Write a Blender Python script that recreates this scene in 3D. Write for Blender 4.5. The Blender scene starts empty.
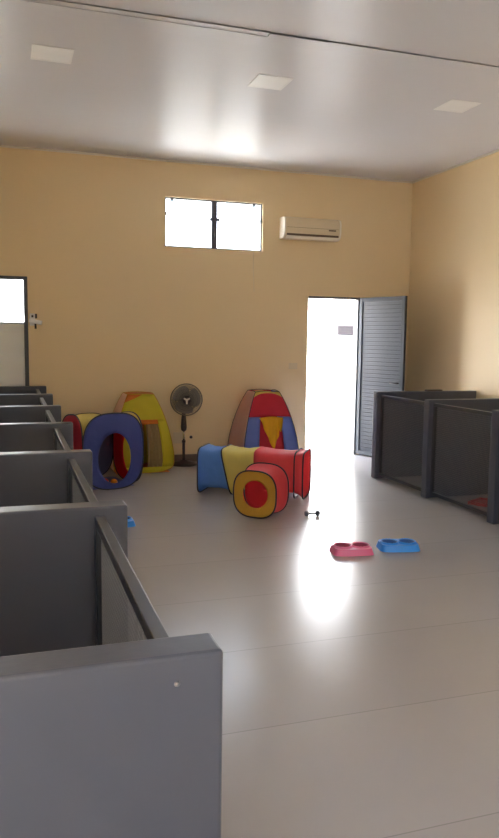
import bpy, bmesh, math, random
from mathutils import Vector, Matrix
random.seed(4)
S = bpy.context.scene
COL = S.collection
PI = math.pi

# ------------------------------------------------------------------ mesh helpers
class MB:
    def __init__(self):
        self.bm = bmesh.new()

    def box(self, x0, x1, y0, y1, z0, z1, m=None):
        vs = [Vector((x, y, z)) for z in (z0, z1) for y in (y0, y1) for x in (x0, x1)]
        if m is not None:
            vs = [m @ v for v in vs]
        v = [self.bm.verts.new(p) for p in vs]
        for f in ((0, 2, 3, 1), (4, 5, 7, 6), (0, 1, 5, 4), (2, 6, 7, 3), (0, 4, 6, 2), (1, 3, 7, 5)):
            self.bm.faces.new([v[i] for i in f])
        return self

    def tube(self, pts, r, closed=False, n=8, rs=None):
        pts = [Vector(p) for p in pts]
        N = len(pts)
        rings = []
        prev = None
        for i, p in enumerate(pts):
            if closed:
                t = pts[(i + 1) % N] - pts[i - 1]
            else:
                t = pts[min(i + 1, N - 1)] - pts[max(i - 1, 0)]
            if t.length < 1e-9:
                t = Vector((0, 0, 1))
            t.normalize()
            if prev is None:
                a = Vector((0, 0, 1)) if abs(t.z) < .9 else Vector((1, 0, 0))
                u = t.cross(a).normalized()
            else:
                u = (prev - t * prev.dot(t))
                u = u.normalized() if u.length > 1e-6 else t.orthogonal().normalized()
            prev = u
            w = t.cross(u)
            rr = rs[i] if rs else r
            rings.append([self.bm.verts.new(p + (u * math.cos(2 * PI * k / n) + w * math.sin(2 * PI * k / n)) * rr) for k in range(n)])
        for i in range(N if closed else N - 1):
            a, b = rings[i], rings[(i + 1) % N]
            for k in range(n):
                self.bm.faces.new((a[k], a[(k + 1) % n], b[(k + 1) % n], b[k]))
        if not closed:
            self.bm.faces.new(rings[0][::-1])
            self.bm.faces.new(rings[-1])
        return self

    def rev(self, prof, n=32, m=None, cap=True):
        m = m or Matrix()
        rings = []
        for r, z in prof:
            if r < 1e-6:
                rings.append([self.bm.verts.new(m @ Vector((0, 0, z)))])
            else:
                rings.append([self.bm.verts.new(m @ Vector((r * math.cos(2 * PI * k / n), r * math.sin(2 * PI * k / n), z))) for k in range(n)])
        for a, b in zip(rings, rings[1:]):
            for k in range(n):
                l = (k + 1) % n
                if len(a) == 1 and len(b) == 1:
                    continue
                if len(a) == 1:
                    self.bm.faces.new((a[0], b[l], b[k]))
                elif len(b) == 1:
                    self.bm.faces.new((a[k], a[l], b[0]))
                else:
                    self.bm.faces.new((a[k], a[l], b[l], b[k]))
        if cap:
            if len(rings[0]) > 1:
                self.bm.faces.new(rings[0][::-1])
            if len(rings[-1]) > 1:
                self.bm.faces.new(rings[-1])
        return self

    def grid(self, fn, nu, nv, closed_u=False):
        g = [[self.bm.verts.new(fn(i / nu, j / nv)) for i in range(nu if closed_u else nu + 1)] for j in range(nv + 1)]
        for j in range(nv):
            for i in range(nu):
                k = (i + 1) % nu if closed_u else i + 1
                self.bm.faces.new((g[j][i], g[j][k], g[j + 1][k], g[j + 1][i]))
        return self

    def ball(self, c, r, n=16):
        m = Matrix.Translation(c)
        return self.rev([(r * math.sin(PI * i / n), -r * math.cos(PI * i / n)) for i in range(n + 1)], n * 2, m)

    def build(self, name, mat, parent=None, smooth=False, bevel=0, solid=0):
        bmesh.ops.recalc_face_normals(self.bm, faces=self.bm.faces)
        me = bpy.data.meshes.new(name)
        self.bm.to_mesh(me)
        self.bm.free()
        o = bpy.data.objects.new(name, me)
        COL.objects.link(o)
        me.materials.append(mat)
        if smooth:
            for p in me.polygons:
                p.use_smooth = True
        if solid:
            md = o.modifiers.new('solid', 'SOLIDIFY')
            md.thickness = solid
            md.offset = 0
        if bevel:
            md = o.modifiers.new('bevel', 'BEVEL')
            md.width = bevel
            md.segments = 3
            md.limit_method = 'ANGLE'
            md.angle_limit = math.radians(50)
        if parent:
            o.parent = parent
        return o


def thing(name, label, cat, loc=(0, 0, 0), rz=0, group=None):
    o = bpy.data.objects.new(name, None)
    COL.objects.link(o)
    o.location = loc
    o.rotation_euler = (0, 0, rz)
    o.empty_display_size = .1
    return tag(o, label, cat, group)


def tag(o, label, cat, group=None):
    o['label'] = label
    o['category'] = cat
    if group:
        o['group'] = group
    return o


def struct(o, label=None, cat=None):
    o['kind'] = 'structure'
    if label:
        o['label'] = label
    if cat:
        o['category'] = cat
    return o


def sroot(name, label, cat, loc=(0, 0, 0)):
    o = bpy.data.objects.new(name, None)
    COL.objects.link(o)
    o.location = loc
    return struct(o, label, cat)


def copy_tree(o, parent=None):
    c = o.copy()
    COL.objects.link(c)
    if parent:
        c.parent = parent
    for ch in list(o.children):
        copy_tree(ch, c)
    return c


# ------------------------------------------------------------------ materials
def nodes(name):
    m = bpy.data.materials.new(name)
    m.use_nodes = True
    nt = m.node_tree
    return m, nt, nt.nodes['Principled BSDF']


def paint(name, col, rough=.5, var=.06, scale=6, bump=0, bscale=200, metal=0, spec=.5, coat=0):
    m, nt, b = nodes(name)
    tc = nt.nodes.new('ShaderNodeTexCoord')
    nz = nt.nodes.new('ShaderNodeTexNoise')
    nz.inputs['Scale'].default_value = scale
    nz.inputs['Detail'].default_value = 5
    nt.links.new(tc.outputs['Object'], nz.inputs['Vector'])
    mx = nt.nodes.new('ShaderNodeMix')
    mx.data_type = 'RGBA'
    nt.links.new(nz.outputs['Fac'], mx.inputs[0])
    mx.inputs[6].default_value = (*[c * (1 - var) for c in col], 1)
    mx.inputs[7].default_value = (*[min(1, c * (1 + var)) for c in col], 1)
    nt.links.new(mx.outputs[2], b.inputs['Base Color'])
    b.inputs['Roughness'].default_value = rough
    b.inputs['Metallic'].default_value = metal
    b.inputs['Specular IOR Level'].default_value = spec
    b.inputs['Coat Weight'].default_value = coat
    if bump:
        n2 = nt.nodes.new('ShaderNodeTexNoise')
        n2.inputs['Scale'].default_value = bscale
        nt.links.new(tc.outputs['Object'], n2.inputs['Vector'])
        bp = nt.nodes.new('ShaderNodeBump')
        bp.inputs['Strength'].default_value = bump
        bp.inputs['Distance'].default_value = .01
        nt.links.new(n2.outputs['Fac'], bp.inputs['Height'])
        nt.links.new(bp.outputs['Normal'], b.inputs['Normal'])
    return m


def fabric(name, col, trans=.45, var=.08):
    m, nt, b = nodes(name)
    nt.nodes.remove(b)
    out = nt.nodes['Material Output']
    tc = nt.nodes.new('ShaderNodeTexCoord')
    nz = nt.nodes.new('ShaderNodeTexNoise')
    nz.inputs['Scale'].default_value = 9
    nt.links.new(tc.outputs['Object'], nz.inputs['Vector'])
    mx = nt.nodes.new('ShaderNodeMix')
    mx.data_type = 'RGBA'
    nt.links.new(nz.outputs['Fac'], mx.inputs[0])
    mx.inputs[6].default_value = (*[c * (1 - var) for c in col], 1)
    mx.inputs[7].default_value = (*[min(1, c * (1 + var)) for c in col], 1)
    bp = nt.nodes.new('ShaderNodeBump')
    bp.inputs['Strength'].default_value = .35
    bp.inputs['Distance'].default_value = .03
    nt.links.new(nz.outputs['Fac'], bp.inputs['Height'])
    d = nt.nodes.new('ShaderNodeBsdfPrincipled')
    d.inputs['Roughness'].default_value = .55
    d.inputs['Specular IOR Level'].default_value = .3
    t = nt.nodes.new('ShaderNodeBsdfTranslucent')
    ms = nt.nodes.new('ShaderNodeMixShader')
    ms.inputs[0].default_value = trans
    nt.links.new(mx.outputs[2], d.inputs['Base Color'])
    nt.links.new(mx.outputs[2], t.inputs['Color'])
    nt.links.new(bp.outputs['Normal'], d.inputs['Normal'])
    nt.links.new(d.outputs[0], ms.inputs[1])
    nt.links.new(t.outputs[0], ms.inputs[2])
    nt.links.new(ms.outputs[0], out.inputs['Surface'])
    return m


def net(name, col, alpha=.45):
    """fine netting: partly see-through cloth"""
    m = fabric(name, col, .35)
    nt = m.node_tree
    out = nt.nodes['Material Output']
    src = out.inputs['Surface'].links[0].from_socket
    tr = nt.nodes.new('ShaderNodeBsdfTransparent')
    ms = nt.nodes.new('ShaderNodeMixShader')
    ms.inputs[0].default_value = alpha
    nt.links.new(tr.outputs[0], ms.inputs[1])
    nt.links.new(src, ms.inputs[2])
    nt.links.new(ms.outputs[0], out.inputs['Surface'])
    return m


def glass_mat():
    m, nt, b = nodes('window_glass')
    out = nt.nodes['Material Output']
    nt.nodes.remove(b)
    tr = nt.nodes.new('ShaderNodeBsdfTransparent')
    tr.inputs[0].default_value = (.93, .95, .95, 1)
    gl = nt.nodes.new('ShaderNodeBsdfGlossy')
    gl.inputs['Roughness'].default_value = .02
    ms = nt.nodes.new('ShaderNodeMixShader')
    ms.inputs[0].default_value = .06
    nt.links.new(tr.outputs[0], ms.inputs[1])
    nt.links.new(gl.outputs[0], ms.inputs[2])
    nt.links.new(ms.outputs[0], out.inputs['Surface'])
    return m


def floor_mat():
    m, nt, b = nodes('polished_porcelain')
    tc = nt.nodes.new('ShaderNodeTexCoord')
    mp = nt.nodes.new('ShaderNodeMapping')
    mp.inputs['Location'].default_value = (15.35, .276, 0)
    nt.links.new(tc.outputs['Object'], mp.inputs['Vector'])
    br = nt.nodes.new('ShaderNodeTexBrick')
    br.offset = 0
    br.inputs['Scale'].default_value = 1
    br.inputs['Brick Width'].default_value = 40
    br.inputs['Row Height'].default_value = .72
    br.inputs['Mortar Size'].default_value = .0028
    br.inputs['Mortar Smooth'].default_value = .4
    c = FLOOR_COL
    br.inputs['Color1'].default_value = (*c, 1)
    br.inputs['Color2'].default_value = (*[x * .97 for x in c], 1)
    br.inputs['Mortar'].default_value = (*[x * .72 for x in c], 1)
    nt.links.new(mp.outputs[0], br.inputs['Vector'])
    nz = nt.nodes.new('ShaderNodeTexNoise')
    nz.inputs['Scale'].default_value = 1.6
    nz.inputs['Detail'].default_value = 6
    nt.links.new(tc.outputs['Object'], nz.inputs['Vector'])
    rp = nt.nodes.new('ShaderNodeMapRange')
    rp.inputs[3].default_value = .94
    rp.inputs[4].default_value = 1.05
    nt.links.new(nz.outputs['Fac'], rp.inputs[0])
    mx = nt.nodes.new('ShaderNodeMix')
    mx.data_type = 'RGBA'
    mx.blend_type = 'MULTIPLY'
    mx.inputs[0].default_value = 1
    nt.links.new(br.outputs['Color'], mx.inputs[6])
    nt.links.new(rp.outputs[0], mx.inputs[7])
    nt.links.new(mx.outputs[2], b.inputs['Base Color'])
    r2 = nt.nodes.new('ShaderNodeMapRange')
    r2.inputs[3].default_value = FLOOR_ROUGH - .015
    r2.inputs[4].default_value = FLOOR_ROUGH + .015
    nt.links.new(nz.outputs['Fac'], r2.inputs[0])
    nt.links.new(r2.outputs[0], b.inputs['Roughness'])
    b.inputs['Specular IOR Level'].default_value = .5
    return m


def ceiling_mat():
    m, nt, b = nodes('glossy_pvc_ceiling')
    tc = nt.nodes.new('ShaderNodeTexCoord')
    wv = nt.nodes.new('ShaderNodeTexWave')
    wv.bands_direction = 'Y'
    wv.inputs['Scale'].default_value = 1.55
    nt.links.new(tc.outputs['Object'], wv.inputs['Vector'])
    bp = nt.nodes.new('ShaderNodeBump')
    bp.inputs['Strength'].default_value = .06
    bp.inputs['Distance'].default_value = .01
    nt.links.new(wv.outputs['Fac'], bp.inputs['Height'])
    nt.links.new(bp.outputs['Normal'], b.inputs['Normal'])
    b.inputs['Base Color'].default_value = (*CEIL_COL, 1)
    b.inputs['Roughness'].default_value = .42
    b.inputs['Specular IOR Level'].default_value = .38
    b.inputs['Anisotropic'].default_value = .85      # fine grooves of the boards
    cb = nt.nodes.new('ShaderNodeCombineXYZ')
    cb.inputs[1].default_value = 1
    nt.links.new(cb.outputs[0], b.inputs['Tangent'])
    return m


# ------------------------------------------------------------------ tuning values
FLOOR_COL = (.40, .383, .388)
FLOOR_ROUGH = .245
CEIL_COL = (.73, .72, .74)
WALL_COL = (.75, .585, .345)
KENNEL = (.070, .072, .090)
SKY = (.78, .855, 1.0)
SKY_STRENGTH = 3.3
SUN = 19.0
EXPOSURE = 2.25

M = {}
M['wall'] = paint('tan_wall_paint', WALL_COL, .55, .03, 1.5, .04, 60)
M['reveal'] = paint('white_plaster', (.78, .76, .72), .7, .03)
M['floor'] = floor_mat()
M['ceil'] = ceiling_mat()
M['white'] = paint('white_plastic', (.78, .76, .74), .35, .02)
M['cornice'] = paint('white_cornice', (.66, .60, .52), .4, .03)
M['base'] = paint('brown_tile_skirting', (.20, .155, .13), .35, .1)
M['kennel'] = paint('dark_grey_enamel', KENNEL, .38, .08, 4, .05, 40)
M['metal'] = paint('grey_gate_metal', (.03, .03, .034), .36, .08, 10, 0, 0, .0)
M['wire'] = paint('grey_gate_wire', (.15, .15, .155), .45, .05)
M['dframe'] = paint('dark_grey_frame', (.075, .08, .088), .45, .06)
M['leaf'] = paint('blue_grey_door_metal', (.05, .058, .072), .55, .06, 5, spec=.3)
M['panel'] = paint('light_grey_panel', (.72, .73, .72), .4, .03)
M['black'] = paint('black_plastic', (.022, .02, .022), .4, .1)
M['fan'] = paint('dark_brown_plastic', (.045, .032, .03), .4, .1)
M['cage'] = paint('fan_cage_wire', (.13, .11, .09), .4, .05)
M['blade'] = paint('smoky_fan_blade', (.27, .235, .20), .35, .05)
M['chrome'] = paint('chrome', (.8, .78, .75), .2, .02, metal=1)
M['ac'] = paint('cream_plastic', (.66, .54, .36), .4, .03)
M['acw'] = paint('pale_plastic', (.82, .76, .64), .35, .03)
M['slot'] = paint('vent_dark', (.10, .06, .03), .6, .05)
M['glass'] = glass_mat()
M['opal'] = paint('opal_diffuser', (.92, .91, .89), .5, .01)
M['hoop'] = paint('navy_hoop_tape', (.03, .03, .045), .6, .1)
M['blue'] = fabric('purple_blue_cloth', (.075, .10, .37), .2)
M['red'] = fabric('red_cloth', (.72, .045, .075), .4)
M['yellow'] = fabric('pale_yellow_cloth', (.70, .55, .13), .35)
M['lime'] = fabric('yellow_green_cloth', (.64, .58, .04), .4)
M['orange'] = fabric('orange_cloth', (.70, .20, .03), .35)
M['blueshade'] = fabric('shaded_blue_cloth', (.14, .14, .24), .2)  # blue cloth of the cube's back, inner shade put into the greyed colour
M['sky'] = fabric('bright_blue_cloth', (.14, .34, .82), .35)
M['yel2'] = fabric('lemon_cloth', (.80, .70, .20), .35)
M['red2'] = fabric('coral_red_cloth', (.86, .10, .12), .4)
M['mustard'] = fabric('mustard_cloth', (.60, .34, .05), .25)
M['salmon'] = fabric('salmon_cloth', (.70, .22, .12), .3)
M['tblue'] = fabric('cornflower_cloth', (.18, .25, .68), .35)
M['pinknet'] = fabric('peach_cloth', (.98, .70, .56), .62)
M['greynet'] = net('grey_netting', (.62, .46, .22), .5)
M['rednet'] = net('red_netting', (.80, .08, .10), .75)
M['gold'] = fabric('golden_cloth', (.78, .42, .02), .25)
M['pinkp'] = paint('pink_plastic', (.80, .17, .34), .3, .04)
M['bluep'] = paint('blue_plastic', (.02, .25, .80), .3, .04)
M['pinkin'] = paint('deep_pink_plastic', (.42, .05, .12), .3, .04)
M['bluein'] = paint('deep_blue_plastic', (.012, .08, .32), .3, .04)
M['balo'] = paint('orange_plastic', (.85, .26, .01), .35, .03)
M['balr'] = paint('red_plastic', (.62, .03, .03), .35, .03)
M['baly'] = paint('yellow_plastic', (.80, .55, .03), .35, .03)
M['gtoy'] = paint('grey_rubber', (.10, .11, .13), .5, .05)
M['redmat'] = paint('red_tray_plastic', (.38, .02, .025), .45, .05)
M['conc'] = paint('pale_concrete', (.62, .61, .60), .9, .08, 3)
M['outw'] = paint('white_render', (.80, .80, .80), .9, .03)
M['outg'] = paint('grey_louvre', (.022, .020, .022), .8, .05, spec=.05)

# ------------------------------------------------------------------ room shell
XL, XR, YF, YB, H = -.95, 5.148, 8.85, -2.6, 3.628
T = .16


def wall_with_holes(name, axis, pos, out, a0, a1, holes, mat):
    """axis 'y': wall in the x-z plane at y=pos, thickness towards out (+1/-1)."""
    mb = MB()
    As = sorted({a0, a1, *[h[0] for h in holes], *[h[1] for h in holes]})
    Zs = sorted({0, H, *[h[2] for h in holes], *[h[3] for h in holes]})
    for i in range(len(As) - 1):
        for j in range(len(Zs) - 1):
            ca, cz = (As[i] + As[i + 1]) / 2, (Zs[j] + Zs[j + 1]) / 2
            if any(h[0] < ca < h[1] and h[2] < cz < h[3] for h in holes):
                continue
            p0, p1 = sorted((pos, pos + out * T))
            if axis == 'y':
                mb.box(As[i], As[i + 1], p0, p1, Zs[j], Zs[j + 1])
            else:
                mb.box(p0, p1, As[i], As[i + 1], Zs[j], Zs[j + 1])
    bmesh.ops.remove_doubles(mb.bm, verts=mb.bm.verts, dist=1e-5)
    return struct(mb.build(name, mat))


D1 = (3.688, 4.42, 0, 2.09)
D2 = (-.74, .222, 0, 2.205)
W1 = (1.815, 3.05, 2.622, 3.206)
B3 = (-2.3, -.25, .7, 2.7)  # hole for an added window out of view, fill light from the left
B2 = (2.2, 3.0, 1.0, 2.2)  # hole for an added window out of view, fill light from behind
wall_with_holes('wall_far', 'y', YF, 1, XL - T, XR + T, [D1, D2, W1], M['wall'])
wall_with_holes('wall_back', 'y', YB, -1, XL - T, XR + T, [B2], M['wall'])
wall_with_holes('wall_left', 'x', XL, -1, YB, YF, [B3], M['wall'])
struct(MB().box(XR, XR + T, YB, YF, 0, H).build('wall_right', M['wall']))
struct(MB().box(XL - T, XR + T, YB - T, YF + T, -.12, 0).build('floor', M['floor']))
struct(MB().box(XL - T, XR + T, YB - T, YF + T, H, H + .12).build('ceiling', M['ceil']))
mb = MB()
for a, b in ((D2[1] + .002, D1[0] - .01), (D1[1] + .05, XR)):
    mb.box(a, b, YF - .012, YF, 0, .09)
struct(mb.build('baseboard_far', M['base'], bevel=.003))
struct(MB().box(XR - .012, XR, 7.34, YF - .013, 0, .09).build('baseboard_right', M['base'], bevel=.003))
struct(MB().box(XL, XR, YF - .02, YF, H - .022, H).build('trim_1', M['cornice'], bevel=.004))
struct(MB().box(XR - .02, XR, YB, YF - .021, H - .022, H).build('trim_2', M['cornice'], bevel=.004))
mb = MB()      # joint profile of the two runs of ceiling boards, lifted a little at one spot
mb.box(XL, 1.75, 4.985, 5.045, H - .008, H)
mb.box(1.752, 2.2, 4.985, 5.04, H - .014, H - .002)
mb.box(2.2, XR - .02, 4.99, 5.045, H - .008, H)
L = [mb.bm.verts.new((XL + .002, y, z)) for y, z in ((5.046, H - .011), (5.24, H - .0005), (5.24, H), (5.046, H))]
R_ = [mb.bm.verts.new((1.75, y, z)) for y, z in ((5.046, H - .011), (5.24, H - .0005), (5.24, H), (5.046, H))]
for k in range(4):      # board edge that sags a little towards the joint
    mb.bm.faces.new((L[k], L[(k + 1) % 4], R_[(k + 1) % 4], R_[k]))
mb.bm.faces.new(L[::-1])
mb.bm.faces.new(R_)
struct(mb.build('trim_3', M['ceil'], bevel=.003))

# door_1: open doorway and swung leaf
d1 = sroot('door_1', 'blue grey ribbed metal door swung open into the room', 'door', (D1[1], YF, 0))
mb = MB()
mb.box(D1[0] - D1[1], .0, -.012, .06, 2.06, 2.09)
mb.box(-.03, 0, -.012, .06, 0, 2.06)
mb.box(D1[0] - D1[1], D1[0] - D1[1] + .022, .06, .1, 0, 2.06)
mb.build('door_frame', M['dframe'], d1, bevel=.003)
rot = Matrix.Translation((.0, -.03, 0)) @ Matrix.Rotation(math.radians(-70), 4, 'Z')
mb = MB()
LW = .765
mb.box(0, .05, -.02, .02, .02, 2.085, rot)
mb.box(LW - .05, LW, -.02, .02, .02, 2.085, rot)
mb.box(.05, LW - .05, -.02, .02, .02, .07, rot)
mb.box(.05, LW - .05, -.02, .02, 2.035, 2.085, rot)
lf = mb.build('door_leaf', M['leaf'], d1, bevel=.003)
mb = MB()
n = 38
for k in range(n):      # louvre slats
    z = .07 + (2.035 - .07) * (k + .5) / n
    r2 = rot @ Matrix.Translation((0, 0, z)) @ Matrix.Rotation(math.radians(10), 4, 'X')
    mb.box(.048, LW - .048, -.006, .006, -.0262, .0262, r2)
mb.build('louvre_panel', M['leaf'], lf)
mb = MB()
for z in (.25, 1.05, 1.85):
    mb.tube([(.004, -.016, z - .05), (.004, -.016, z + .05)], .011)
mb.build('hinge', M['dframe'], lf, smooth=False)
mb = MB()
mb.tube([rot @ Vector((LW - .07, -.02, 1.0)), rot @ Vector((LW - .07, -.06, 1.0)), rot @ Vector((LW - .18, -.06, 1.0))], .009)
mb.build('door_handle', M['metal'], lf, smooth=True)

# door_2: glazed metal door at the far left
d2 = sroot('door_2', 'dark framed door with bright glass above a light grey panel', 'door', (D2[1], YF, 0))
w = D2[1] - D2[0]
mb = MB()
mb.box(-.045, 0, -.015, .05, 0, D2[3] - .04)
mb.box(-w, -w + .045, -.015, .05, 0, D2[3] - .04)
mb.box(-w, 0, -.015, .05, D2[3] - .04, D2[3])
mb.build('door_frame', M['dframe'], d2, bevel=.004)
mb = MB()
mb.box(-w + .045, -.045, .005, .035, 1.672, 1.690)
mb.build('mid_rail', M['metal'], d2, bevel=.003)
MB().box(-w + .03, -.03, .012, .028, .02, 1.675).build('lower_panel', M['panel'], d2)
MB().box(-w + .046, -.046, .017, .023, 1.691, D2[3] - .041).build('glass_pane', M['glass'], d2)
MB().box(-.28, -.262, .0, .016, D2[3] - .085, D2[3] - .058).build('catch', M['metal'], d2, bevel=.003)

# window_1: high sliding window
w1 = sroot('window_1', 'high two pane window above the toy tents', 'window', (W1[0], YF, W1[2]))
ww, wh = W1[1] - W1[0], W1[3] - W1[2]
mb = MB()
mb.box(0, ww, .03, .08, 0, .016)
mb.box(0, ww, .03, .08, wh - .016, wh)
mb.box(0, .016, .03, .08, .016, wh - .016)
mb.box(ww - .016, ww, .03, .08, .016, wh - .016)
mb.build('window_frame', M['dframe'], w1, bevel=.002)
mb = MB().box(ww * .5 - .034, ww * .5 + .034, .022, .075, .016, wh - .016)
mu = mb.build('mullion', M['dframe'], w1, bevel=.003)
MB().box(ww * .5 - .065, ww * .5 + .065, .004, .021, .335, .37).build('window_latch', M['dframe'], mu, bevel=.004)
for sx in (0, 1):
    a = .018 if sx == 0 else ww * .5 + .036
    b = ww * .5 - .036 if sx == 0 else ww - .018
    MB().box(a, b, .047, .053, .017, wh - .017).build('glass_pane', M['glass'], w1)
for x, z, sx, sz in ((.085, wh - .035, .025, .03), (ww - .115, wh - .035, .025, .035), (.012, .385, .02, .03), (ww - .02, .36, .02, .045)):
    MB().box(x - sx / 2, x + sx / 2 + .005, .012, .03, z - sz / 2, z + sz / 2 + .01).build('clip', M['dframe'], w1, bevel=.003)
for i, (B, loc, rz, lab) in enumerate(((B2, (B2[0], YB, B2[2]), 0, 'unseen window added for fill light in the wall behind the camera'), (B3, (XL, B3[1], B3[2]), -PI / 2, 'unseen window added for fill light in the left wall behind the camera'))):  # both windows are added out of view to brighten the room
    wr = sroot('window_%d' % (i + 2), lab, 'window', loc)
    wr.rotation_euler = (0, 0, rz)
    ww2, wh2 = B[1] - B[0], B[3] - B[2]
    mb = MB()
    for a, b, c, d in ((0, ww2, 0, .04), (0, ww2, wh2 - .04, wh2), (0, .04, .04, wh2 - .04), (ww2 - .04, ww2, .04, wh2 - .04), (ww2 / 2 - .025, ww2 / 2 + .025, .04, wh2 - .04)):
        mb.box(a, b, -.08, -.03, c, d)
    mb.build('window_frame', M['dframe'], wr, bevel=.003)
    for a, b in ((.041, ww2 / 2 - .026), (ww2 / 2 + .026, ww2 - .041)):
        MB().box(a, b, -.057, -.052, .041, wh2 - .041).build('glass_pane', M['glass'], wr)

# outside
struct(MB().box(-25, 30, YF + T, 30, -.14, -.04).build('floor_outside', M['conc']))
struct(MB().box(-25, 30, -25, YB - T, -.14, -.04).build('floor_behind', M['conc']))
struct(MB().box(-25, XL - T, YB - T, YF + T, -.14, -.04).build('floor_beside', M['conc']))
struct(MB().box(-6, 16, 13.0, 13.2, -.04, 3.1).build('wall_outside', M['outw']))
mb = MB().box(6.03, 8.1, 12.96, 13.0, 1.62, 1.82)
for k in range(4):
    mb.box(6.06, 8.07, 12.94, 12.965, 1.645 + k * .042, 1.67 + k * .042)
struct(mb.build('window_4', M['outg']), 'grey louvred vent on the bright wall outside', 'window')

# ------------------------------------------------------------------ kennels
PT = .092      # partition thickness
PH = .968
XE = .385      # end of the left row
ORD = ['nearest', 'second', 'third', 'fourth', 'fifth', 'sixth', 'seventh']
lxs = [.366, .376, .388, .397, .402, .408, .402]
lys = [1.338, 2.552, 3.772, 5.03, 6.27, 7.53, 8.70]
for i, y in enumerate(lys):
    lab = ('%s dark grey kennel partition in the left row, counted from the camera' % ORD[i]).replace('nearest dark', 'foremost large dark')
    if i == 6:
        lab = 'last dark grey kennel partition of the left row, under the glazed door'
    p = thing('kennel_partition', lab, 'partition', (lxs[i], y, 0), 0, 'kennel partitions of the left row')
    MB().box(XL - lxs[i] + .003, 0, -PT, 0, 0, PH).build('slab', M['kennel'], p, bevel=.008)
    if i == 0:
        s = MB().rev([(0.0, .004), (.004, .003), (.006, 0)], 12, Matrix.Translation((-.088, -PT, .915)) @ Matrix.Rotation(PI / 2, 4, 'X'))
        s.build('screw', M['wire'], p, smooth=True)


def gate(length, name, label, group, loc, sgn, latch):
    """gate in the local y-z plane, y from 0 to length; x=0 centre."""
    g = thing(name, label, 'gate', loc, 0, group)
    z0, z1 = .035, .937
    t = .0165
    MB().box(-t, t, .003, length - .003, z1 - .033, z1).build('top_rail', M['metal'], g, bevel=.003)
    MB().box(-t, t, .003, length - .003, z0, z0 + .033).build('bottom_rail', M['metal'], g, bevel=.003)
    for y in (.003, length - .037):
        MB().box(-t, t, y, y + .034, z0 + .033, z1 - .033).build('stile', M['metal'], g, bevel=.002)
    mb = MB()
    w = .0018
    y = .05
    while y < length - .045:
        mb.box(-w / 2, w / 2, y - w / 2, y + w / 2, z0 + .03, z1 - .03)
        y += .018
    z = z0 + .05
    while z < z1 - .04:
        mb.box(-w / 2 + .0015, w / 2 + .0015, .035, length - .035, z - w / 2, z + w / 2)
        z += .018
    mb.build('wire_mesh', M['wire'], g)
    mb = MB()
    ly = .03 if latch < 0 else length - .03
    mb.box(sgn * .02 - .008, sgn * .02 + .008, ly - .045, ly + .02, .42, .45)
    mb.tube([(sgn * .02, ly - .02, .435), (sgn * .05, ly - .02, .435)], .008)
    mb.build('latch', M['black'], g, bevel=.002)
    return g


for i in range(6):
    y0, y1 = lys[i], lys[i + 1] - PT
    if i == 0:
        lab = 'wire mesh gate nearest the camera, closing the first left kennel'
    elif i == 5:
        lab = 'wire mesh gate of the sixth left kennel, nearest the far wall'
    else:
        lab = 'wire mesh gate of the %s left kennel counted from the camera' % ORD[i]
    gate(y1 - y0, 'kennel_gate', lab, 'kennel gates of the left row', (.281 + .004 * i, y0, 0), -1, 1)

XE2 = 3.86
rys = [7.33, 6.27, 5.21, 4.15]
rl = ['dark grey kennel partition by the open door, farthest of the right row',
      'middle dark grey kennel partition of the right row',
      'dark grey kennel partition cut by the right edge of the picture',
      'dark grey kennel partition of the right row just outside the picture']
for y, lab in zip(rys, rl):
    p = thing('kennel_partition', lab, 'partition', (XE2, y, 0), 0, 'kennel partitions of the right row')
    MB().box(0, XR - XE2 - .003, -PT, 0, 0, PH).build('slab', M['kennel'], p, bevel=.008)
gl = ['wire mesh gate of the right kennel closest to the open door',
      'wire mesh gate of the right kennel with a red tray inside',
      'wire mesh gate at the right edge of the picture']
for i, lab in enumerate(gl):
    y0, y1 = rys[i + 1], rys[i] - PT
    gate(y1 - y0, 'kennel_gate', lab, 'kennel gates of the right row', (XE2 + .062, y0, 0), -1, -1)
# things in and on the right kennels
t = thing('food_tray', 'low red tray on the floor inside the middle right kennel', 'tray', (4.27, 5.83, 0), .5)
mb = MB()
mb.box(-.12, .12, -.08, .08, 0, .012)
mb.build('tray_base', M['redmat'], t, bevel=.004)
mb = MB()
for a in ((-.13, .13, -.09, -.08), (-.13, .13, .08, .09), (-.13, -.12, -.08, .08), (.12, .13, -.08, .08)):
    mb.box(*a, 0, .03)
mb.build('rim', M['redmat'], t, bevel=.003)
mb = MB().box(4.50, 4.70, 7.255, 7.315, PH, PH + .016)
tag(mb.build('wooden_slat', M['slot'], None, bevel=.004), 'small dark slat lying on top of the farthest right partition', 'slat')

# ------------------------------------------------------------------ wall fittings
for i, (cx, lab) in enumerate(((.358, 'square white ceiling panel light at the left, above the glazed door'),
                               (2.087, 'square white ceiling panel light in the middle, above the window'),
                               (3.862, 'square white ceiling panel light at the right, nearest the right wall'))):
    t = thing('ceiling_light', lab, 'ceiling light', (cx, 5.92, H), 0, 'square ceiling lights')
    mb = MB()
    s = .15
    for a in ((-s, s, -s, -s + .016), (-s, s, s - .016, s), (-s, -s + .016, -s + .016, s - .016), (s - .016, s, -s + .016, s - .016)):
        mb.box(*a, -.006, 0)
    mb.build('light_frame', M['opal'], t, bevel=.003)
    MB().box(-s + .016, s - .016, -s + .016, s - .016, -.004, 0).build('diffuser', M['opal'], t)

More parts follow.
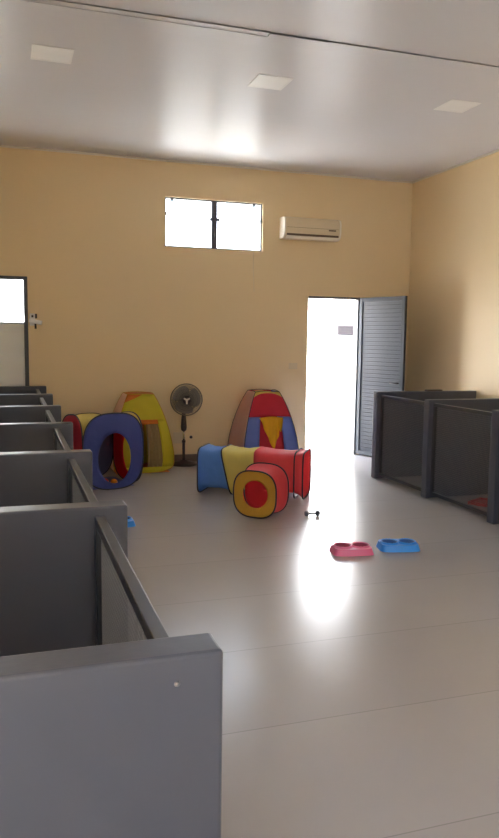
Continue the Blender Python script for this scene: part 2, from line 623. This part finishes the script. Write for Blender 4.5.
t = thing('air_conditioner', 'cream wall air conditioner beside the high window', 'air conditioner', (3.655, YF, 2.785))
prof = [(0, .0), (-.13, .0), (-.175, .035), (-.19, .09), (-.19, .2), (-.17, .245), (-.12, .262), (0, .262)]
mb = MB()
for a, b, r in ((-.365, .365, 1),):
    L = [mb.bm.verts.new((a, y, z)) for y, z in prof]
    R_ = [mb.bm.verts.new((b, y, z)) for y, z in prof]
    for k in range(len(prof)):
        l = (k + 1) % len(prof)
        mb.bm.faces.new((L[k], L[l], R_[l], R_[k]))
    mb.bm.faces.new(L[::-1])
    mb.bm.faces.new(R_)
mb.build('body', M['ac'], t, bevel=.008)
for a, b in ((-.385, -.365), (.365, .385)):
    mb = MB()
    L = [mb.bm.verts.new((a, y * 1.02, z)) for y, z in prof]
    R_ = [mb.bm.verts.new((b, y * 1.02, z)) for y, z in prof]
    for k in range(len(prof)):
        l = (k + 1) % len(prof)
        mb.bm.faces.new((L[k], L[l], R_[l], R_[k]))
    mb.bm.faces.new(L[::-1])
    mb.bm.faces.new(R_)
    mb.build('end_cap', M['acw'], t, bevel=.006)
MB().box(-.35, .35, -.186, -.13, .032, .056).build('air_outlet', M['slot'], t, bevel=.003)
m = Matrix.Translation((0, -.165, .012)) @ Matrix.Rotation(math.radians(-22), 4, 'X')
MB().box(-.352, .352, -.028, .028, -.005, .005, m).build('flap', M['acw'], t, bevel=.003)
MB().box(.21, .31, -.1935, -.188, .105, .121).build('display', M['slot'], t, bevel=.002)
MB().box(-.352, .352, -.1915, -.188, .128, .131).build('panel_seam', M['slot'], t)

t = thing('wall_socket', 'pale wall socket plate low on the wall behind the fan', 'socket', (1.995, YF, .30))
MB().box(-.075, .075, -.008, 0, -.07, .07).build('plate', M['ac'], t, bevel=.003)
MB().box(-.03, .03, -.012, -.008, -.025, .025).build('socket_insert', M['ac'], t, bevel=.002)
mb = MB().rev([(0, .02), (.016, .018), (.02, 0)], 14, Matrix.Translation((2.144, YF, .304)) @ Matrix.Rotation(PI / 2, 4, 'X'))
tag(mb.build('cable_outlet', M['fan'], None, smooth=True), 'small round dark cable outlet on the wall right of the fan', 'outlet')
t = thing('light_switch', 'pale switch plate on the wall left of the open door', 'switch', (3.49, YF, 1.19))
MB().box(-.06, .06, -.007, 0, -.04, .04).build('plate', M['ac'], t, bevel=.003)
MB().box(-.025, .025, -.011, -.007, -.015, .015).build('rocker', M['ac'], t, bevel=.002)
mb = MB().tube([(2.93, YF - .006, 2.62), (2.93, YF - .006, 2.4), (2.945, YF - .006, 2.12)], .004, n=6)
tag(mb.build('window_cord', M['ac'], None, smooth=True), 'thin cord hanging on the wall below the high window', 'cord')

t = thing('wall_bracket', 'small white wall bracket with dark clips beside the glazed door', 'bracket', (.29, YF, 1.70))
m = Matrix.Translation((0, -.03, 0)) @ Matrix.Rotation(math.radians(12), 4, 'Y')
MB().box(-.06, .085, -.03, .03, -.024, .024, m).build('bracket_arm', M['white'], t, bevel=.008)
MB().box(-.05, .01, -.014, 0, -.05, .09).build('back_plate', M['white'], t, bevel=.004)
for x, z0, z1 in ((-.02, .045, .07), (.02, .035, .085), (.012, -.085, -.026)):
    MB().tube([(x, -.03, z0), (x, -.03, z1)], .011).build('clip', M['fan'], t, smooth=False)

# ------------------------------------------------------------------ pedestal fan
t = thing('pedestal_fan', 'dark pedestal fan with round cage standing against the far wall', 'fan', (2.0, 8.63, 0))
MB().rev([(0, 0), (.165, 0), (.17, .012), (.15, .028), (.06, .042), (.03, .06), (0, .06)], 40).build('base', M['fan'], t, smooth=True)
MB().rev([(.017, .05), (.017, .27), (.022, .272), (.022, .30), (.0, .30)], 16).build('lower_pole', M['fan'], t, smooth=False)
MB().rev([(.012, .29), (.012, .43)], 16).build('chrome_pole', M['chrome'], t, smooth=True)
MB().rev([(.018, .41), (.032, .425), (.037, .46), (.032, .54), (.024, .62), (.03, .70), (.0, .72)], 20).build('neck', M['fan'], t, smooth=True)
hm = Matrix.Translation((.028, 0, .795)) @ Matrix.Rotation(math.radians(-8), 4, 'Z') @ Matrix.Rotation(math.radians(90), 4, 'X')
MB().rev([(0, -.10), (.05, -.095), (.07, -.05), (.07, -.005), (.03, .01), (0, .01)], 24, hm).build('motor_housing', M['fan'], t, smooth=True)


def guard(z0, z1, sgn):
    mb = MB()
    R0 = .188
    for k in range(96):
        a = 2 * PI * k / 96
        pts = []
        for q in range(6):
            r = .045 + (R0 - .045) * q / 5
            z = z0 + (z1 - z0) * (1 - (r / R0) ** 3)
            pts.append(hm @ Vector((r * math.cos(a), r * math.sin(a), z)))
        mb.tube(pts, .0016, n=4)
    for r in (.19, .13, .085):
        z = z0 + (z1 - z0) * (1 - (min(r, R0) / R0) ** 3)
        rr = .006 if r > .18 else .002
        mb.tube([hm @ Vector((r * math.cos(2 * PI * k / 48), r * math.sin(2 * PI * k / 48), z)) for k in range(48)], rr, True, 6)
    return mb


fg = guard(.04, .085, 1).build('front_guard', M['cage'], t)
guard(.03, -.01, -1).build('rear_guard', M['cage'], t)
MB().rev([(0, .078), (.05, .078), (.052, .086), (.04, .094), (0, .095)], 28, hm).build('guard_cap', M['fan'], fg, smooth=True)
mb = MB()
for a in (90 + 60, 90 - 60, 270):
    a = math.radians(a)
    u = Vector((math.cos(a), math.sin(a), 0))
    v = Vector((-u.y, u.x, 0))
    L = .05 if a > 4 else .042
    q = [u * 0 + v * .012, u * L + v * .009, u * L - v * .009, u * 0 - v * .012]
    lo = [mb.bm.verts.new(hm @ (p + Vector((0, 0, .0945)))) for p in q]
    hi = [mb.bm.verts.new(hm @ (p + Vector((0, 0, .099)))) for p in q]
    mb.bm.faces.new(lo[::-1])
    mb.bm.faces.new(hi)
    for k in range(4):
        mb.bm.faces.new((lo[k], lo[(k + 1) % 4], hi[(k + 1) % 4], hi[k]))
mb.build('emblem', M['acw'], fg)
for k in range(3):
    mb = MB()
    a0 = 2 * PI * k / 3

    def bl(u, v, a0=a0):
        r = .03 + .14 * v
        half = (.38 + .62 * math.sin(PI * min(1, v * .75 + .1)))
        a = a0 + (u - .5) * 2 * half + v * .3
        return hm @ Vector((r * math.cos(a), r * math.sin(a), .035 + (u - .5) * .03))
    mb.grid(bl, 10, 8)
    mb.build('fan_blade', M['blade'], t, smooth=True, solid=.003)


# ------------------------------------------------------------------ pop-up toys
def sgnpow(c, e):
    return math.copysign(abs(c) ** e, c)


def se(a, n=4.0):
    """unit superellipse point"""
    return sgnpow(math.cos(a), 2 / n), sgnpow(math.sin(a), 2 / n)


def ring_face(mb, fn, outer, inner, nu=56, nv=6):
    """cloth between an outer outline and an inner hole; fn maps (u,z)->3D"""
    def g(u, v):
        a = 2 * PI * u
        o, i = outer(a), inner(a)
        return fn(o[0] * (1 - v) + i[0] * v, o[1] * (1 - v) + i[1] * v)
    return mb.grid(g, nu, nv, True)


# --- big cube tent at the left
ROT = math.radians(15)
t = thing('play_cube', 'blue and red pop-up play cube with a big round opening, beside the left kennels', 'play cube', (.99, 7.39, 0), ROT)
A, B = .325, .385      # half width, half height
ZC = B + .004


def outl(a, n=2.9):
    p = se(a, n)
    return p[0] * A, ZC + p[1] * B


def hole(cu, cz, ru, rz):
    return lambda a: (cu + ru * math.cos(a), cz + rz * math.sin(a))


def hoop(mb, fn, r=.007, n=64):
    return mb.tube([fn(*outl(2 * PI * k / n)) for k in range(n)], r, True, 6)


fr = lambda u, z: Vector((u, 0 - .018 * (1 - (u / A) ** 2), z))
bk = lambda u, z: Vector((u * (1 - .03 / A) - .03, 2 * A, z * .92))
lf_ = lambda u, z: Vector((-A, A + u, z * (1 - .08 * (u + A) / (2 * A))))
rt = lambda u, z: Vector((A - .06 * (u + A) / (2 * A), A + u, z * (1 - .08 * (u + A) / (2 * A))))
f = ring_face(MB(), fr, outl, hole(.005, .318, .176, .256)).build('front_panel', M['blue'], t, smooth=True, solid=.002)
hoop(MB(), fr).build('hoop', M['hoop'], f, smooth=True)
f = ring_face(MB(), lf_, outl, hole(0, .35, .002, .002)).build('left_panel', M['red'], t, smooth=True, solid=.002)
hoop(MB(), lf_).build('hoop', M['hoop'], f, smooth=True)
f = ring_face(MB(), rt, outl, hole(-.07, .34, .17, .25)).build('right_panel', M['red'], t, smooth=True, solid=.002)
hoop(MB(), rt).build('hoop', M['hoop'], f, smooth=True)
f = ring_face(MB(), bk, outl, hole(0, .35, .002, .002)).build('back_panel', M['blueshade'], t, smooth=True, solid=.002)
hoop(MB(), bk).build('hoop', M['hoop'], f, smooth=True)


def topz(s, q, nn=2.9):
    s, q = max(-.999, min(.999, s)), max(-.999, min(.999, q))
    fs = (1 - abs(s) ** nn) ** (1 / nn)
    fq = (1 - abs(q) ** nn) ** (1 / nn)
    a, b, c = 1 / (1 - abs(q)) - 1 + 1e-6, 1 / (1 - abs(s)) - 1 + 1e-6, .6
    return (ZC + B * (a * fs + b * fq + c * .86) / (a + b + c)) * (1 - .04 * (q + 1))


def tp(u, v):
    s, q = -.985 + 1.97 * u, -.985 + 1.97 * v
    return Vector((s * A - .03 * (q + 1) / 2 * (s + 1), A + q * A, topz(s, q)))


MB().grid(tp, 26, 26).build('top_panel', M['yellow'], t, smooth=True, solid=.002)
MB().grid(lambda u, v: Vector(((u - .5) * 1.5 * A, A + (v - .5) * 1.7 * A, .006)), 4, 4).build('floor_panel', M['blue'], t, solid=.003)
ballspec = [('orange ball lying inside the blue play cube', 'balo', (1.005, 7.50), .036),
            ('red ball lying inside the blue play cube beside the orange ball', 'balr', (.925, 7.56), .034),
            ('yellow ball at the left inside the blue play cube', 'baly', (.86, 7.52), .03)]
for lab, mm, (x, y), r in ballspec:
    tag(MB().ball((x, y, .011 + r), r).build('play_ball', M[mm], None, smooth=True), lab, 'ball', 'balls inside the play cube')


# --- tapered square tents
def tent_prof(Wd, Ht):
    keys = [(0, .88), (.05, .95), (.14, 1.0), (.25, .995), (.4, .94), (.55, .86), (.7, .755), (.82, .65), (.92, .545), (1.0, .44)]

    def hw(z):
        q = z / Ht
        for (a, ra), (b, rb) in zip(keys, keys[1:]):
            if q <= b:
                k = (q - a) / (b - a)
                return Wd * (ra + (rb - ra) * k)
        return Wd * keys[-1][1]
    return hw


def tent_face(hw, side):
    """side 0 front(-y) 1 right 2 back 3 left; (s in -1..1, z) -> 3D"""
    R = Matrix.Rotation(side * PI / 2, 4, 'Z')
    return lambda s, z: R @ Vector((s * hw(z), -hw(z), z))


def patch(mb, fn, s0, s1, z0, z1, nu=8, nv=10):
    """s0,s1,z0,z1 may be functions"""
    def g(u, v):
        za = z0(u) if callable(z0) else z0
        zb = z1(u) if callable(z1) else z1
        z = za + (zb - za) * v
        a = s0(z) if callable(s0) else s0
        b = s1(z) if callable(s1) else s1
        return fn(a + (b - a) * u, z)
    return mb.grid(g, nu, nv)


def tent_hoops(t, hw, Ht, mat, r=.0045, spike=0):
    for k in range(4):
        fn = tent_face(hw, k)
        mb = MB()
        pts = [fn(1, .072 + (Ht - .072) * q / 20) for q in range(21)]
        mb.tube(pts, r, n=6)
        mb.build('corner_hoop', mat, t, smooth=True)
    mb = MB()
    for k in range(4):
        fn = tent_face(hw, k)
        pts = [fn(-1 + 2 * q / 8, Ht) + Vector((0, 0, .012 * math.sin(PI * q / 8))) for q in range(9)]
        mb.tube(pts, r * .9, n=6)
    mb.build('top_hoop', mat, t, smooth=True)
    mb = MB()
    for k in range(4):
        fn = tent_face(hw, k)
        mb.tube([fn(-1 + 2 * q / 20, .007 + .07 * abs(-1 + 2 * q / 20) ** 5) for q in range(21)], r * .9, n=6)
    mb.build('base_hoop', mat, t, smooth=True)


# yellow-green tent
HT = .885
hw = tent_prof(.345, HT)
t = thing('play_tent', 'yellow green pop-up play tent with orange door trim, behind the blue cube', 'play tent', (1.422, 8.47, 0), math.radians(1))
fn = tent_face(hw, 0)
DZ0, DZ1 = .075, .595
low = lambda u: .004 + .07 * abs(2 * u - 1) ** 5
mb = MB()
patch(mb, fn, -1, 1, low, DZ0, 16, 3)
patch(mb, fn, -1, -.30, DZ0, DZ1, 5, 12)
patch(mb, fn, lambda z: .62 - .0 * z, 1, DZ0, DZ1, 4, 12)
patch(mb, fn, -1, 1, DZ1, HT, 10, 8)
bmesh.ops.remove_doubles(mb.bm, verts=mb.bm.verts, dist=.0005)
f = mb.build('front_panel', M['lime'], t, smooth=True, solid=.002)
mb = MB()
patch(mb, lambda s, z: fn(s, z) + Vector((0, -.006, 0)), -.32, .64, lambda u: DZ1 - .035 - .03 * (1 - u) ** 3, DZ1 + .012, 10, 2)
mb.build('door_header', M['orange'], f, smooth=True, solid=.002)
mb = MB()
patch(mb, lambda s, z: fn(s, z) + Vector((0, .012 + .012 * math.sin(s * 40), 0)), .12, .62, DZ0, DZ1, 16, 8)
mb.build('door_curtain', M['greynet'], t, smooth=True, solid=.0015)
mb = MB()
patch(mb, lambda s, z: fn(s, z) + Vector((0, .006 + .01 * math.sin(s * 50), 0)), -.31, lambda z: -.05 + .12 * ((z - .2) / .4) ** 2, .2, DZ1, 8, 8)
mb.build('tied_flap', M['orange'], t, smooth=True, solid=.0015)
for k, nm, mm in ((1, 'right_panel', 'lime'), (2, 'back_panel', 'lime'), (3, 'left_panel', 'pinknet')):
    mb = MB()
    patch(mb, tent_face(hw, k), -1, 1, low, HT, 12, 16)
    mb.build(nm, M[mm], t, smooth=True, solid=.0015)
mb = MB()
patch(mb, lambda s, z: tent_face(hw, 0)(s, z) + Vector((0, -.004, 0)), -1, lambda z: -1 + 1.1 * (z - .80) / .085 if z > .80 else -1, .80, HT, 4, 6)
mb.build('corner_trim', M['orange'], f, smooth=True, solid=.0015)
mb = MB().grid(lambda u, v: Vector(((2 * u - 1) * hw(HT), (2 * v - 1) * hw(HT), HT + .004)), 4, 4)
mb.build('top_panel', M['orange'], t, solid=.002)
mb = MB().grid(lambda u, v: Vector(((2 * u - 1) * hw(0), (2 * v - 1) * hw(0), .004)), 4, 4)
mb.build('floor_panel', M['orange'], t, solid=.002)
tent_hoops(t, hw, HT, M['mustard'])

# red and blue tent
HT = .90
hw = tent_prof(.345, HT)
t = thing('play_tent', 'red and blue pop-up play tent with golden door flap, left of the open door', 'play tent', (2.955, 8.46, 0), math.radians(-1))
fn = tent_face(hw, 0)
CZ = .60
capz = lambda u: CZ + .018 * math.sin(PI * u)
mb = MB()
captop = lambda u: HT - .015 - .05 * abs(2 * u - 1) ** 3
patch(mb, fn, -1, 1, capz, captop, 16, 8)
f = mb.build('front_cap', M['red'], t, smooth=True, solid=.002)
mb = MB()
patch(mb, fn, -1, 1, captop, HT, 16, 2)
mb.build('top_border', M['yellow'], t, smooth=True, solid=.002)
mb = MB()
patch(mb, lambda s_, z: fn(s_, z) + Vector((0, .02, 0)), -.5, .5, .09, CZ, 8, 8)
mb.build('door_curtain', M['red'], t, smooth=True, solid=.002)
mb = MB()
patch(mb, fn, -1, -.45, lambda u: .004 + .07 * (1 - .28 * u) ** 5 * (1 - u), CZ + .01, 5, 12)
mb.build('left_front_panel', M['tblue'], t, smooth=True, solid=.002)
mb = MB()
patch(mb, fn, .47, 1, lambda u: .004 + .07 * u ** 3, CZ + .01, 5, 12)
mb.build('right_front_panel', M['tblue'], t, smooth=True, solid=.002)
mb = MB()
patch(mb, fn, -.48, .48, .004, .10, 8, 3)
mb.build('door_sill', M['red'], t, smooth=True, solid=.002)
mb = MB()      # draped door flap


def flap(u, v):
    s = -.52 + 1.12 * u
    zt = CZ + .014 * math.sin(PI * u)
    L = .05 + .33 * max(0, 1 - abs(u - .52) / .52) ** .9 if u < .8 else .13 + .04 * math.sin((u - .8) * 15)
    z = zt - L * v
    p = fn(s * (1 - .25 * v), z)
    return p + Vector((0, -.012 - .02 * math.sin(u * 22 + v * 2) * v - .02 * v, 0))


mb.grid(flap, 28, 12)
mb.build('door_flap', M['gold'], t, smooth=True, solid=.002)
mb = MB()
patch(mb, tent_face(hw, 2), -1, 1, low, HT, 8, 16)
mb.build('back_panel', M['red'], t, smooth=True, solid=.002)
mb = MB()
patch(mb, tent_face(hw, 1), -1, 1, low, HT, 8, 16)
mb.build('right_panel', M['tblue'], t, smooth=True, solid=.002)
mb = MB()
patch(mb, tent_face(hw, 3), -1, 1, low, HT, 8, 16)
mb.build('left_panel', M['pinknet'], t, smooth=True, solid=.0015)
mb = MB().grid(lambda u, v: Vector(((2 * u - 1) * hw(HT), (2 * v - 1) * hw(HT), HT - .02 + .015 * math.sin(PI * u))), 8, 4)
mb.build('top_panel', M['yellow'], t, smooth=True, solid=.002)
mb = MB().grid(lambda u, v: Vector(((2 * u - 1) * hw(0), (2 * v - 1) * hw(0), .004)), 4, 4)
mb.build('floor_panel', M['red'], t, solid=.002)
tent_hoops(t, hw, HT, M['hoop'])

# --- long tunnel
P0, P1 = Vector((1.865, 7.115, 0)), Vector((2.75, 6.55, 0))
ax = (P1 - P0).normalized()
LEN = (P1 - P0).length
ang = math.atan2(ax.y, ax.x)
t = thing('play_tunnel', 'blue, yellow and red pop-up tunnel lying across the floor before the red and blue tent', 'play tunnel', P0, ang)
TH = .226


def tun(x, a, sag):
    p = se(a, 5.5)
    k = 1 - sag * .045
    L1 = LEN * .30
    tl = -.055 * max(0, 1 - abs(x - L1) / L1)
    return Vector((x + tl * p[1] + .03 * (tl / .055), p[0] * TH * k, .006 + TH + p[1] * TH * k - .012 * sag * max(0, p[1])))


def tun_part(x0, x1, name, mm):
    mb = MB()

    def g(u, v):
        x = x0 + (x1 - x0) * v
        sag = math.sin(PI * v) + .12 * math.sin(v * 19 + u * 12) * math.sin(PI * v)
        p = tun(x, 2 * PI * u, sag)
        low_ = max(0, -se(2 * PI * u, 5.5)[1])      # hem drawn up between the hoops
        p.z += .045 * low_ * min(1, 3 * math.sin(PI * v))
        return p
    mb.grid(g, 64, 12, True)
    return mb.build(name, M[mm], t, smooth=True, solid=.0015)


cuts = [0, LEN * .30, LEN * .55, LEN]
tun_part(cuts[0], cuts[1], 'blue_section', 'sky')
tun_part(cuts[1], cuts[2], 'yellow_section', 'yel2')
tun_part(cuts[2], cuts[3], 'red_section', 'red2')
for x in (0, cuts[1], LEN * .92, LEN):
    mb = MB().tube([tun(x, 2 * PI * k / 64, 0) for k in range(64)], .007, True, 6)
    mb.build('hoop', M['hoop'], t, smooth=True)

# --- short ring cube in front of it
nrm = Vector((-.695, -.72, 0)).normalized()
ang = math.atan2(nrm.x, -nrm.y)
t = thing('play_ring', 'short pop-up cube with round orange and yellow front standing before the tunnel', 'play cube', (1.985, 5.86, 0), ang * 1.0)
CH = .202
DEP = .215
co = lambda a: (se(a, 2.8)[0] * CH, .008 + CH + se(a, 2.8)[1] * CH)
ff = lambda u, z: Vector((u, -.008, z))
fb = lambda u, z: Vector((u, DEP, z))
ring_face(MB(), ff, co, hole(.005, .21, .118, .118)).build('front_panel', M['mustard'], t, smooth=True, solid=.002)
ring_face(MB(), fb, co, hole(.0, .21, .002, .002)).build('back_panel', M['red2'], t, smooth=True, solid=.002)
mb = MB()


def sk(u, v):
    a = 2 * PI * u
    p = co(a)
    k = 1 + .08 * v - .05 * math.sin(PI * v)
    return Vector((p[0] * k, -.008 + (DEP + .008) * v, .008 + CH * (1 + .08 * v) + (p[1] - CH - .008) * k))


mb.grid(sk, 64, 8, True)
mb.build('side_panel', M['red2'], t, smooth=True, solid=.0015)
for y, k in ((-.008, 1), (DEP, 1.085)):
    mb = MB().tube([(co(2 * PI * q / 64)[0] * k, y, .008 + CH * k + (co(2 * PI * q / 64)[1] - CH - .008) * k) for q in range(64)], .007, True, 6)
    mb.build('hoop', M['hoop'], t, smooth=True)

# ------------------------------------------------------------------ pet bowls and toy
def pet_bowl(label, loc, rz, m1, m2):
    t = thing('pet_bowl', label, 'pet bowl', loc, rz, 'double pet bowls on the floor')
    A_, B_, Hh = .152, .105, .046
    mb = MB()

    def g(u, v):      # side skirt then top with two wells
        a = 2 * PI * u
        p = se(a, 5)
        k = 1 - .10 * v
        return Vector((p[0] * A_ * k, p[1] * B_ * k, Hh * v))
    mb.grid(g, 72, 1, True)
    # top deck as a height field
    nx, ny = 60, 34
    g2 = []
    for j in range(ny + 1):
        row = []
        for i in range(nx + 1):
            x = (-1 + 2 * i / nx)
            y = (-1 + 2 * j / ny)
            # square -> superellipse
            m_ = max(abs(x), abs(y), 1e-6)
            L = (abs(x / m_) ** 5 + abs(y / m_) ** 5) ** (1 / 5)
            L = max(L, 1e-6)
            X, Y = x / L * A_ * .9, y / L * B_ * .9
            z = Hh
            for cx in (-.066, .066):
                d = math.hypot(X - cx, Y)
                if d < .056:
                    z = Hh - .040 * (1 - max(0, (d - .036) / .020) ** 2 if d > .036 else 1)
                elif d < .070:
                    z = max(z, Hh + .013 * math.sin(PI * (d - .056) / .014))
            row.append(mb.bm.verts.new((X, Y, z)))
        g2.append(row)
    for j in range(ny):
        for i in range(nx):
            mb.bm.faces.new((g2[j][i], g2[j][i + 1], g2[j + 1][i + 1], g2[j + 1][i]))
    mb.build('tray', m1, t, smooth=True)
    for cx in (-.066, .066):
        mm = Matrix.Translation((cx, 0, 0))
        MB().rev([(0, .0095), (.036, .0095), (.049, .022), (.0545, .05), (.057, .0525), (.058, .049)], 32, mm, cap=False).build('bowl', m2, t, smooth=True)
    return t


pet_bowl('pink double pet bowl on the floor, left of the blue one', (2.345, 4.715, 0), -.17, M['pinkp'], M['pinkin'])
pet_bowl('blue double pet bowl on the open floor, right of the pink one', (2.725, 4.71, 0), -.22, M['bluep'], M['bluein'])
pet_bowl('blue pet bowl peeking out from behind the left kennel partitions', (.808, 5.93, 0), .1, M['bluep'], M['bluein'])
t = thing('dumbbell_toy', 'small grey dumbbell shaped pet toy on the floor right of the tunnel', 'toy', (2.495, 5.80, 0), -.2)
mb = MB().tube([(-.05, 0, .024), (.05, 0, .024)], .009)
mb.build('bar', M['gtoy'], t, smooth=True)
for x in (-.05, .05):
    MB().rev([(0, -.018), (.017, -.018), (.024, -.008), (.024, .008), (.017, .018), (0, .018)], 20, Matrix.Translation((x, 0, .024)) @ Matrix.Rotation(PI / 2, 4, 'Y')).build('knob', M['gtoy'], t, smooth=True)

# ------------------------------------------------------------------ daylight
wd = bpy.data.worlds.new('daylight')
S.world = wd
wd.use_nodes = True
bg = wd.node_tree.nodes['Background']
bg.inputs[0].default_value = (*SKY, 1)
bg.inputs[1].default_value = SKY_STRENGTH
sl = bpy.data.lights.new('sun', 'SUN')
sl.energy = SUN
sl.angle = math.radians(.6)
sl.color = (1, .97, .93)
so = bpy.data.objects.new('sun', sl)
COL.objects.link(so)
so.rotation_euler = Vector((.25, .75, -1)).to_track_quat('-Z', 'Y').to_euler()


def portal(name, cx, cy, cz, sx, sz, face):
    l = bpy.data.lights.new(name, 'AREA')
    l.shape = 'RECTANGLE'
    l.size, l.size_y = sx, sz
    l.cycles.is_portal = True
    o = bpy.data.objects.new(name, l)
    COL.objects.link(o)
    o.location = (cx, cy, cz)
    o.rotation_euler = Vector((0, face, 0)).to_track_quat('-Z', 'Z').to_euler()
    return o


for nm, h, y, fc in (('portal', D1, YF + T, -1), ('portal', (D2[0], D2[1], 1.69, D2[3]), YF + T, -1), ('portal', W1, YF + T, -1), ('portal', B2, YB - T, 1)):
    portal(nm, (h[0] + h[1]) / 2, y, (h[2] + h[3]) / 2, h[1] - h[0], h[3] - h[2], fc)

l = portal('portal', 0, 0, 0, B3[1] - B3[0], B3[3] - B3[2], 1)
l.location = (XL - T, (B3[0] + B3[1]) / 2, (B3[2] + B3[3]) / 2)
l.rotation_euler = Vector((1, 0, 0)).to_track_quat('-Z', 'Z').to_euler()

# ------------------------------------------------------------------ camera
cam = bpy.data.cameras.new('camera')
co_ = bpy.data.objects.new('camera', cam)
COL.objects.link(co_)
yaw, pitch = math.radians(18.198), math.radians(-6.285)
fwd = Vector((math.sin(yaw) * math.cos(pitch), math.cos(yaw) * math.cos(pitch), math.sin(pitch)))
Xc = Vector((.950, -.311, .013)).normalized()
Xc = (Xc - fwd * Xc.dot(fwd)).normalized()
Yc = (-fwd).cross(Xc)
mw = Matrix((Xc, Yc, -fwd)).transposed().to_4x4()
mw.translation = (0, 0, 1.54)
co_.matrix_world = mw
cam.sensor_fit = 'VERTICAL'
cam.sensor_height = 36
cam.lens = 733.49 * 36 / 838
cam.clip_start = .05
S.camera = co_

S.view_settings.view_transform = 'Standard'
S.view_settings.look = 'None'
S.view_settings.gamma = 1
S.view_settings.use_curve_mapping = False
S.view_settings.exposure = EXPOSURE
S.cycles.use_denoising = True
S.cycles.max_bounces = 14
S.cycles.diffuse_bounces = 8
S.cycles.glossy_bounces = 6
S.cycles.transparent_max_bounces = 16
